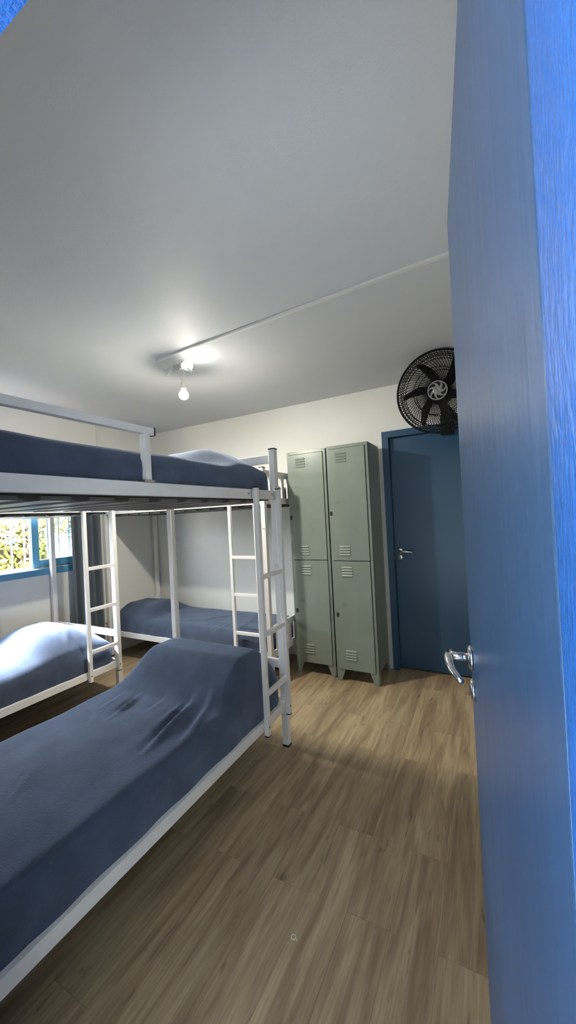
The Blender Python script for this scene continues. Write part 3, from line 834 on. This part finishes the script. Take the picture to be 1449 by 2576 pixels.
def bulb_bm(r, M):
    prof = [(0, -r)]
    for k in range(1, 13):
        a = -PI/2+k*math.radians(5.5)
        prof.append((r*math.cos(a), r*math.sin(a)))
    b = BM(); lathe(b, prof, 28, M); return b
def collar_bm(r, M):  # collar drawn low over the bulb to keep its light off the ceiling
    b = BM(); lathe(b, [(0, -0.42*r), (r*0.90, -0.44*r), (r*0.95, -0.34*r), (r*1.0, -0.10*r), (r*0.985, 0.17*r), (r*0.87, 0.50*r), (r*0.68, 0.76*r), (r*0.52, 0.98*r), (r*0.47, 1.3*r), (0, 1.3*r)], 28, M); return b
# hanging bulb
HB = Vector((-1.842, 2.002, 2.305))
t = thing('hanging_light_bulb', 'lit round bulb hanging by thin wires below the ceiling', 'light bulb', tuple(HB))
obj('bulb', bulb_bm(0.034, Matrix.Identity(4)), M_BULB, t, True)
obj('bulb_shield_collar', collar_bm(0.034, Matrix.Identity(4)), M_COLLAR, t, True)
b = BM(); lathe(b, [(0.0155, 0.036), (0.017, 0.043), (0.024, 0.046), (0.024, 0.050), (0.015, 0.052), (0.0165, 0.085), (0.012, 0.090), (0, 0.090)], 20)
obj('bulb_socket', b, M_PLAST, t, True)
top = Vector((-1.79, 1.90, 2.50))-HB
for s in (-1, 1):
    b = BM(); tube(b, [(0.006*s, 0, 0.086), (0.014*s, -0.005, 0.115), (0.026*s+0.006, -0.02, 0.145), (0.010*s, -0.035, 0.175), (top.x+0.004*s, top.y, top.z)], 0.0022, 6)
    obj('wire', b, M_WIRE, t, True)
# bulb lying against the ceiling
t = thing('ceiling_light_bulb', 'lit bulb in a bare socket lying against the ceiling beside the cable cover', 'light bulb', (-1.79, 1.885, 2.462))
Mx = Matrix.Translation((0.055, 0, -0.004)) @ Matrix.Rotation(PI/2+0.15, 4, 'Y') @ Matrix.Scale(-1, 4, (0, 0, 1))
Mx = Matrix.Translation((0.070, 0.035, -0.004)) @ Matrix.Rotation(0.47, 4, 'Z') @ Matrix.Rotation(-PI/2-0.10, 4, 'Y')
obj('bulb', bulb_bm(0.034, Mx), M_BULB2, t, True)
obj('bulb_shield_collar', collar_bm(0.034, Mx), M_COLLAR, t, True)
b = BM(); lathe(b, [(0.0155, 0.036), (0.018, 0.043), (0.019, 0.062), (0.016, 0.066), (0.0165, 0.088), (0.012, 0.094), (0, 0.094)], 20, Mx)
obj('bulb_socket', b, M_STEEL, t, True)
for k, pts in enumerate([[(-0.02, 0, -0.012), (-0.07, -0.01, -0.020), (-0.12, -0.03, -0.004), (-0.15, -0.045, 0.035), (-0.10, -0.04, 0.048)],
                         [(-0.02, 0.0, -0.012), (-0.06, 0.02, -0.05), (-0.10, 0.0, -0.055), (-0.09, -0.02, 0.0), (-0.02, -0.01, 0.03), (0.02, 0.0, 0.040)],
                         [(0.00, 0.0, 0.0), (-0.05, 0.03, 0.02), (-0.11, 0.02, 0.0), (-0.07, -0.01, -0.045)]]):
    b = BM(); tube(b, pts, 0.0020, 6); obj('wire', b, M_WIRE, t, True)
for (dx, dy, dz, a) in ((-0.055, -0.01, -0.035, 0.9), (0.10, 0.02, -0.048, -0.9)):
    b = BM(); box(b, -0.007, 0.007, -0.004, 0.004, -0.028, 0.028, 0.002, Matrix.Translation((dx, dy, dz)) @ Matrix.Rotation(a, 4, 'Y'))
    obj('wire_connector', b, M_PLAST, t)

# ------------------------------------------------------------------ scrap on the floor
b = BM(); tube(b, [(0.008*math.cos(a/10*2*PI), 0.007*math.sin(a/10*2*PI), 0.002) for a in range(10)], 0.0022, 5, closed=True)
tube(b, [(0.008, 0, 0.002), (0.015, -0.004, 0.002)], 0.0015, 5)
o = obj('paper_scrap', b, M_SCRAP, None, True); o.location = (-0.640, 1.095, 0.0005)
tag(o, 'tiny curled white scrap lying on the wooden floor', 'scrap')
